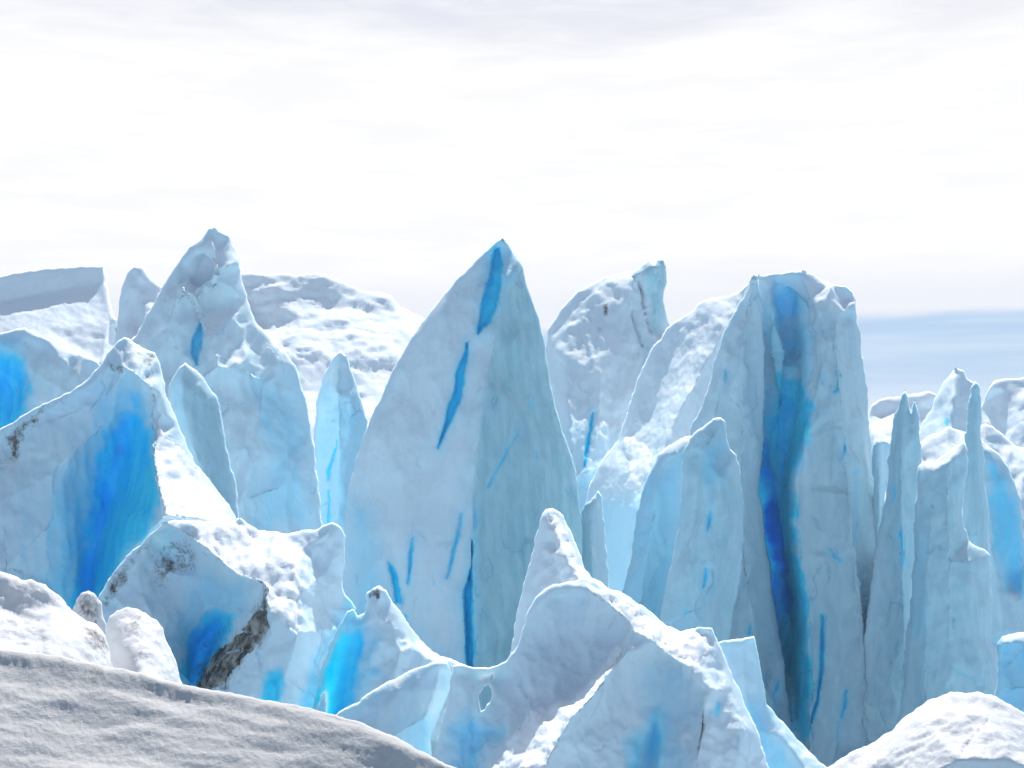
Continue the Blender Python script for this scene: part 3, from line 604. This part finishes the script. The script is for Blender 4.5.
ice('ice_ridge', 'snow-topped ridge stained with black and brown grit, below the deep blue hollow', 'ice ridge', 30.5,
    [(86,700),(93,620),(97,600),(106,583),(118,567),(130,553),(142,542),(152,533),(163,523),(175,520),(190,521),(205,521),(222,521),(234,520),(240,516),(246,523),(258,530),(265,531),(278,532),(285,534),(300,532),(315,529),(324,525),(332,523),(340,527),(345,536),(346,548),(344,562),(342,580),
     (345,594),(352,602),(356,609),(352,628),(346,660),(340,720)],
    ridges=[[(163,525,4),(178,529,14),(190,537,28),(203,547,44),(215,556,58),(228,568,78),(240,576,90),(254,579,92),(263,583,96)],
            [(263,583,96),(264,600,108),(275,620,126),(298,634,128)], [(302,546,22),(302,570,58),(304,592,86),(305,632,120)], [(326,535,10),(330,570,14),(330,610,24)],
            [(110,595,18),(130,572,10),(148,550,4)], [(125,610,22),(142,592,12),(155,566,-4),(172,556,-22),(190,562,-18),(205,580,-8),(228,598,16),(250,602,58)], [(190,620,-12),(204,650,-34),(200,690,-30)],
            [(261,606,100),(246,640,84),(226,662,72),(206,688,64)], [(254,655,104),(240,700,104),(285,680,122),(320,700,84)], [(158,625,32),(168,662,40)], [(275,560,60),(285,590,92)]],
    blues=[([(180,684),(190,650),(200,622),(214,610),(236,616),(226,640),(208,668),(196,695)], .9, 8), ([(256,712),(262,690),(268,675),(280,668),(284,680),(278,712)], .8, 5), ([(296,700),(318,668),(334,632),(350,600),(356,612),(350,660),(340,730),(300,730)], .5, 12), ([(190,570),(240,585),(250,610),(215,625),(190,650),(175,640)], .3, 16)],
    dirt=[([(166,544),(182,540),(192,556),(184,570),(172,574),(158,592),(156,572)], .55, 16), ([(252,606),(270,600),(274,630),(258,655),(236,674),(216,694),(188,694),(196,668),(212,646),(236,626)], .5, 9), ([(196,640),(236,610),(255,612),(232,640),(204,668)], .3, 10), ([(252,552),(272,556),(270,582),(256,580)], .5, 8), ([(98,604),(108,584),(120,568),(134,553),(150,539),(152,544),(134,562),(126,578),(114,592),(104,606)], .6, 6), ([(128,600),(142,572),(150,560),(148,585),(136,612)], .26, 9), ([(300,560),(306,600),(304,640),(296,620)], .22, 5), ([(196,546),(226,562),(246,576),(232,576),(206,556)], .34, 6), ([(262,584),(268,596),(264,616),(258,606)], .7, 4)],  # first dirt polygon paints the hole's shade; the rest is grit
    bands=[[(258,602),(267,604),(270,626),(260,648),(244,664),(228,676),(212,692),(192,694),(200,672),(210,652),(220,646),(238,632),(249,616)]], lump=1.2, flute=.5, rough=.9, basesnow=.45, cut=[([(183,700),(192,652),(203,628),(214,618),(232,622),(222,645),(206,672),(198,700)], 16, 9), ([(260,720),(264,692),(270,679),(280,672),(281,690),(276,720)], 9, 5)],
    caps=[[(170,523),(200,523),(240,520),(280,534),(300,540),(303,590),(302,628),(280,620),(268,598),(262,580),(240,572),(222,558),(205,544),(190,532)]])
ice('ice_ridge', 'small ridge with a dark-tipped knob and a blue chute beside the grit-stained ridge', 'ice ridge', 27.5,
    [(300,760),(311,715),(316,690),(322,665),(330,645),(340,625),(348,612),(353,610),(358,616),(364,612),(367,602),(366,593),(372,588),(380,585),(387,590),(393,602),(402,615),(410,626),(418,638),(428,648),(440,656),(452,658),(458,661),(465,664),(470,667),(474,674),(475,700),(472,760)],
    ridges=[[(371,596,8),(382,592,8)], [(358,626,10),(346,652,-2),(332,690,-14),(326,715,-16)], [(374,612,18),(378,640,28),(366,670,26),(356,700,24)], [(394,625,26),(400,650,40),(392,690,54)], [(418,650,20),(436,664,22),(455,670,10)], [(440,700,40),(460,740,60)]],
    blues=[([(306,730),(316,690),(328,660),(344,634),(360,630),(368,642),(356,664),(350,690),(345,725)], 1.0, 9), ([(340,612),(366,612),(376,640),(364,690),(352,722),(312,722)], .4, 14), ([(366,668),(380,666),(384,678),(370,678)], .4, 5)],
    dirt=[([(369,588),(379,587),(381,597),(370,598)], .75, 4)], lump=.9, flute=.5, rough=.6, basesnow=.35)
ice('ice_fin', 'smooth pale curved blade in front of the dark-tipped knob, above the near snow', 'ice blade', 24.5,
    [(322,790),(334,718),(344,709),(357,702),(370,693),(385,683),(400,676),(415,669),(430,663),(441,660),(448,662),(452,670),(450,690),(446,702),(439,718),(432,735),(430,790)],
    ridges=[[(440,668,6),(437,690,14),(426,720,22)], [(400,690,14),(385,710,22),(375,750,34)]], lump=.7, flute=.2, rough=.3, lipw=5, blues=[([(400,720),(436,715),(436,770),(400,770)], .25, 10)])
ice('snow_peak', 'bright snow peak rising behind the near central ridge, shaded on its left', 'snow peak', 27.5,
    [(500,700),(510,650),(514,628),(519,603),(526,578),(533,548),(538,525),(541,514),(546,509),(553,509),(558,513),(563,516),(567,525),(573,538),(580,555),(586,570),(592,577),(602,583),(612,590),(622,610),(628,700)],
    ridges=[[(544,518,10),(545,550,30),(548,580,50),(545,640,70)], [(553,518,12),(560,540,44),(568,562,72),(582,586,86)], [(528,590,14),(526,640,20)]], basesnow=.8, lump=1.0, flute=.2, rough=1.0,
    caps=[[(548,512),(558,515),(566,526),(576,548),(588,575),(610,592),(560,588),(550,570),(547,540)]])
ice('ice_ridge', 'large near middle ridge with a pierced arch and a rough white spur', 'ice ridge', 23.5,
    [(418,800),(436,745),(445,712),(450,685),(453,665),(462,664),(475,667),(488,668),(498,666),(506,660),(514,650),(520,640),(525,625),(528,610),(535,597),(545,588),(555,584),(565,582),(575,583),(585,579),(595,581),(606,588),(618,591),(630,598),(642,605),(655,616),(668,626),(680,631),(690,629),
     (702,627),(712,628),(716,634),(718,642),(722,650),(728,664),(736,683),(746,705),(756,725),(762,745),(770,768),(778,800)],
    hole=[(479,700),(479,694),(482,691),(484,687),(488,685),(491,688),(492,695),(490,702),(487,704),(485,709),(481,711)],
    ridges=[[(532,610,5),(545,596,9),(560,589,10),(575,589,12),(590,591,18),(605,599,22),(618,609,36),(630,620,46),(640,630,52),(652,642,58),(667,654,62),(682,663,62),(698,668,62)],
            [(612,642,14),(592,670,24),(568,696,32),(545,702,32),(528,705,34),(505,735,50),(478,772,68)], [(626,642,52),(621,656,64),(606,675,90),(592,694,112),(576,712,132),(556,740,158),(540,775,176)],
            [(500,690,6),(490,730,20)], [(520,655,6),(550,640,8),(580,632,10),(600,640,14)], [(545,675,26),(520,690,24)], [(600,722,74),(625,692,46),(640,720,44),(640,775,52)], [(615,775,90),(605,750,92)], [(665,670,34),(670,720,46),(675,775,60)],
            [(703,672,62),(708,690,74),(703,720,88),(694,775,116)], [(728,690,44),(742,730,66),(738,775,96)], [(462,680,6),(470,720,14),(460,760,24)]],
    blues=[([(622,790),(636,744),(654,708),(668,730),(660,790)], .55, 20), ([(440,780),(452,722),(470,712),(502,726),(488,748),(470,780)], .42, 14), ([(640,660),(690,660),(690,720),(640,730)], .22, 20), ([(716,700),(724,702),(720,716),(714,712)], .6, 4)],
    dirt=[([(624,603),(640,612),(654,626),(664,640),(655,642),(645,632),(634,618)], .62, 6), ([(664,640),(700,652),(690,662),(668,654)], .3, 7), ([(585,585),(610,598),(604,604),(585,594)], .3, 4), ([(716,668),(724,690),(718,705),(712,690)], .3, 5), ([(699,714),(709,722),(706,742),(697,754),(694,745),(700,730)], .62, 5), ([(612,656),(622,648),(616,662),(606,672)], .5, 3)], lump=1.3, flute=.5, rough=.9, basesnow=.5, cut=[([(628,790),(640,744),(655,712),(664,735),(656,790)], 14, 12), ([(446,780),(456,730),(470,716),(494,726),(482,745),(468,780)], 8, 12), ([(700,702),(706,716),(704,738),(696,756),(693,745),(699,724)], 7, 3)],
    caps=[[(613,641),(626,640),(622,654),(605,674),(590,694),(575,712),(556,738),(540,775),(478,775),(505,737),(528,708),(545,704),(568,698),(592,672)], [(595,583),(632,601),(656,618),(682,632),(712,630),(714,650),(700,664),(680,658),(655,641),(630,618)]], smooth=2)
ice('ice_fin', 'thin pale translucent blade with a square top right of the near central ridge', 'ice blade', 27.5,
    [(700,800),(714,700),(718,643),(732,640),(745,637),(754,636),(758,650),(762,675),(766,703),(775,713),(790,730),(805,748),(818,758),(834,776),(842,800)],
    ridges=[[(742,648,6),(746,690,14),(752,730,20),(764,775,28)], [(768,716,10),(784,738,24),(800,760,34),(814,780,44)]], blues=[([(730,690),(764,705),(790,745),(800,780),(740,780)], .34, 14)], lump=.6, flute=.2, rough=.35, lipw=5)
# ------------------------------------------------------------------ nearest snow
ice('snow_mound', 'smooth snow bank with brown-tinged hollows against the left edge, behind the near slope', 'snow bank', 15,
    [(-160,560),(-60,568),(-8,570),(8,573),(22,579),(32,579),(45,584),(56,593),(66,603),(74,612),(84,618),(96,624),(105,634),(112,655),(122,720)],
    ridges=[[(-60,590,26),(-8,592,24),(20,600,22),(34,592,18),(52,606,20),(70,624,22)], [(-60,625,80),(0,620,60),(50,628,60),(80,640,50),(102,652,30)], [(-60,680,160),(60,690,140),(110,700,90)]],
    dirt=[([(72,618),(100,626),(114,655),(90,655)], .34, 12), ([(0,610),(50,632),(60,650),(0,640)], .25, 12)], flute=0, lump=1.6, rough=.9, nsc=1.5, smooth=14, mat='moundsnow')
ice('snow_clod', 'small grit-covered snow clod behind the left snow bank', 'snow clod', 17,
    [(66,680),(72,612),(76,601),(82,593),(88,590),(95,593),(101,602),(103,614),(108,640),(112,680)], ridges=[[(88,600,10),(86,615,18),(84,640,24)]], dirt=[([(78,596),(92,590),(104,610),(96,625),(80,615)], .5, 8)], flute=0, lump=.8, rough=.8, mat='moundsnow')
ice('snow_mound', 'bright rounded snow hump with a faint grit streak, right of the left snow bank', 'snow hump', 16,
    [(98,740),(104,680),(105,640),(106,624),(110,616),(118,611),(127,608),(137,609),(145,613),(155,620),(162,628),(168,643),(175,661),(183,684),(196,740)],
    ridges=[[(116,622,16),(128,620,20),(142,624,24)], [(116,650,50),(132,650,62),(152,650,58),(164,665,56)], [(120,710,140),(150,710,150)]], dirt=[([(128,614),(142,618),(144,655),(136,665),(134,640)], .42, 7)], flute=0, lump=1.1, rough=.8, smooth=14, mat='moundsnow')
ice('snow_mound', 'crusty snow hump with a crack line in the lower right corner', 'snow hump', 17,
    [(800,830),(826,768),(850,753),(872,743),(890,731),(905,717),(918,708),(930,700),(950,691),(965,694),(980,692),(995,696),(1004,701),(1024,713),(1060,735),(1140,770)],
    ridges=[[(850,775,36),(895,748,46),(925,724,50),(950,712,42),(985,714,42),(1010,724,40)], [(900,790,100),(960,760,120),(1010,760,110),(1080,780,110)], [(960,745,88),(990,720,54)]],
    cut=[(stroke([(1003,702,2),(985,722,4),(965,748,5),(950,775,4)]), 3.0, 2)], dirt=[(stroke([(1003,702,2),(985,722,4),(965,748,5),(950,775,4)]), .42, 3)], flute=0, lump=1.0, rough=.9, mat='moundsnow')  # dirt mask paints the dark inside the crack
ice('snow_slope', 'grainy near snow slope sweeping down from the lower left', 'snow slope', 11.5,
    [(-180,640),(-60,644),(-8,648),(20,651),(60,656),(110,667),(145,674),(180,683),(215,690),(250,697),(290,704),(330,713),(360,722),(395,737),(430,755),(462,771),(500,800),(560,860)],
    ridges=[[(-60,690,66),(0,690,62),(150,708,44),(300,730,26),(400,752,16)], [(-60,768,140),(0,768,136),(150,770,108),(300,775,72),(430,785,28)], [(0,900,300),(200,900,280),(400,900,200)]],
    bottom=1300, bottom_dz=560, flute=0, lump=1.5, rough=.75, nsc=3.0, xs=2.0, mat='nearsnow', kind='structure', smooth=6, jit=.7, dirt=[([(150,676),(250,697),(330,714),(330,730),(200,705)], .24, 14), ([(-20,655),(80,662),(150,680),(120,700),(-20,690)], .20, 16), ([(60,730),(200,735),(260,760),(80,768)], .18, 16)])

ice('ice_slope', 'pale snowy flank showing between the thin spires on the right', 'ice slope', 74,
    [(850,600),(862,500),(868,470),(878,452),(895,444),(912,446),(930,436),(948,428),(965,432),(985,424),(1000,432),(1016,446),(1040,452),(1080,470),(1140,520)],
    ridges=[[(878,462,20),(912,458,24),(948,444,26),(985,440,28),(1030,462,26)], [(880,500,70),(940,490,84),(1000,490,90),(1060,510,80)], [(890,560,120),(960,560,150),(1040,570,140)]], basesnow=.6, lump=1.1, flute=.8, rough=.6, facet=.8)

# ------------------------------------------------------------------ ground, to the horizon
rr = np.concatenate([np.linspace(0, 200, 60), np.geomspace(210, 1500, 20)]); aa = np.linspace(0, 2*np.pi, 97)[:-1]
gv = [(0, 0, GROUND)]
for r in rr[1:]:
    for a in aa: gv.append((r*math.sin(a), r*math.cos(a), 0))
gv = np.array(gv, float); gv[:,2] = GROUND+0.5*fbm(gv[:,0]/14, gv[:,1]/14, 5, 4)
n = len(aa); tr = [(0, 1+i, 1+(i+1) % n) for i in range(n)]
for k in range(len(rr)-2):
    for i in range(n):
        a, b, c, d = 1+k*n+i, 1+k*n+(i+1) % n, 1+(k+1)*n+i, 1+(k+1)*n+(i+1) % n
        tr += [(a, c, b), (b, c, d)]
g = make_mesh('ground', gv, np.array(tr), MATS['floor_ice'], {'clear': np.full(len(gv), .9)}, origin=np.zeros(3)); g['kind'] = 'structure'
# ------------------------------------------------------------------ the air over the ice
hm, hnt = new_mat('haze'); ho = nd(hnt, 'ShaderNodeOutputMaterial'); pv = nd(hnt, 'ShaderNodeVolumePrincipled')
pv.inputs['Color'].default_value = (.93, .96, 1, 1); pv.inputs['Density'].default_value = .0004; pv.inputs['Anisotropy'].default_value = .3
hnt.links.new(pv.outputs[0], ho.inputs['Volume'])
X, Z0, Z1 = 1600.0, GROUND-3.0, 24.0
hv = np.array([(a, b, c) for c in (Z0, Z1) for b in (-X, X) for a in (-X, X)])
hz = make_mesh('haze', hv, np.array([(0,2,1),(1,2,3),(4,5,6),(5,7,6),(0,1,4),(1,5,4),(2,6,3),(3,6,7),(0,4,2),(2,4,6),(1,3,5),(3,7,5)]), hm, origin=np.zeros(3))
hz['kind'] = 'stuff'; hz['label'] = 'thin pale haze over the glacier'
#@@END@@

# ------------------------------------------------------------------ sky, sun, camera
w = bpy.data.worlds.new('World'); sc.world = w; w.use_nodes = True; nt = w.node_tree; nt.nodes.clear(); L = nt.links
out = nd(nt, 'ShaderNodeOutputWorld'); bg = nd(nt, 'ShaderNodeBackground'); add = nd(nt, 'ShaderNodeAddShader')
sky = nd(nt, 'ShaderNodeTexSky', sky_type='NISHITA', sun_disc=False, sun_elevation=SUN_EL, sun_rotation=SUN_AZ, altitude=300, air_density=1, dust_density=1.5)
tc = nd(nt, 'ShaderNodeTexCoord'); sep = nd(nt, 'ShaderNodeSeparateXYZ'); L.new(tc.outputs['Generated'], sep.inputs[0])
mp = nd(nt, 'ShaderNodeMapping'); mp.inputs['Scale'].default_value = (1, 1, 6); L.new(tc.outputs['Generated'], mp.inputs[0])
n1 = noise(nt, mp.outputs[0], 3.2, 6, .55, .5); n2 = noise(nt, mp.outputs[0], 9, 5, .6, .3)
mp2 = nd(nt, 'ShaderNodeMapping'); mp2.inputs['Scale'].default_value = (1, 1, 26); L.new(tc.outputs['Generated'], mp2.inputs[0])
n3 = noise(nt, mp2.outputs[0], 4.5, 5, .55, .2)
z = math_(nt, 'ADD', sep.outputs['Z'], math_(nt, 'MULTIPLY_ADD', n1, .022, -.011))
z = math_(nt, 'ADD', z, math_(nt, 'MULTIPLY', sep.outputs['X'], -.018))
z2 = math_(nt, 'ADD', sep.outputs['Z'], math_(nt, 'MULTIPLY_ADD', n1, .10, -.05))
K = 1/2**EXPOSURE
lowc = mixc(nt, rng_(nt, n3, .40, .68), (.45*K, .64*K, .88*K), (.57*K, .73*K, .92*K))
cl = mixc(nt, rng_(nt, n2, .35, .65), (.965*K, .968*K, .985*K), (1.04*K, 1.04*K, 1.04*K))
topc = mixc(nt, rng_(nt, n2, .3, .7), (.76*K, .78*K, .88*K), (.90*K, .91*K, .97*K))
c = mixc(nt, rng_(nt, z, .067, .078), lowc, mixc(nt, rng_(nt, z, .085, .13), (.86*K, .89*K, .96*K), cl))
c = mixc(nt, rng_(nt, z2, .235, .31), c, topc)
skyc = nd(nt, 'ShaderNodeVectorMath', operation='SCALE'); L.new(sky.outputs[0], skyc.inputs[0]); skyc.inputs['Scale'].default_value = .10
hi_ = math_(nt, 'MAXIMUM', rng_(nt, sep.outputs['Z'], .30, .62), rng_(nt, sep.outputs['Y'], .80, .25))
c = mixc(nt, hi_, c, mixc(nt, rng_(nt, n1, .3, .7, .04, .12), skyc.outputs[0], (.88*K, 1.0*K, 1.03*K)))
L.new(c, bg.inputs['Color']); bg.inputs['Strength'].default_value = 1.0
L.new(bg.outputs[0], out.inputs[0])

sd = bpy.data.lights.new('sun', 'SUN'); sd.energy = 5.0; sd.angle = math.radians(.6); sd.color = (1, .975, .935)
so = bpy.data.objects.new('sun', sd); COL.objects.link(so)
to_sun = Vector((math.sin(SUN_AZ)*math.cos(SUN_EL), math.cos(SUN_AZ)*math.cos(SUN_EL), math.sin(SUN_EL)))
so.rotation_euler = (-to_sun).to_track_quat('-Z', 'Y').to_euler(); so.location = (0, 0, 60)

cam = bpy.data.cameras.new('camera'); co_ = bpy.data.objects.new('camera', cam); COL.objects.link(co_)
co_.location = (0, 0, 0); co_.rotation_euler = (math.pi/2, 0, 0); cam.sensor_width = 36; cam.lens = 36*F/1024; cam.shift_y = (HY-384)/1024
cam.clip_start = .1; cam.clip_end = 20000; sc.camera = co_
sc.view_settings.view_transform = 'Standard'; sc.view_settings.look = 'None'; sc.view_settings.exposure = EXPOSURE; sc.view_settings.gamma = 1
sc.render.engine = 'CYCLES'; sc.cycles.max_bounces = 6; sc.cycles.diffuse_bounces = 3; sc.cycles.use_denoising = True
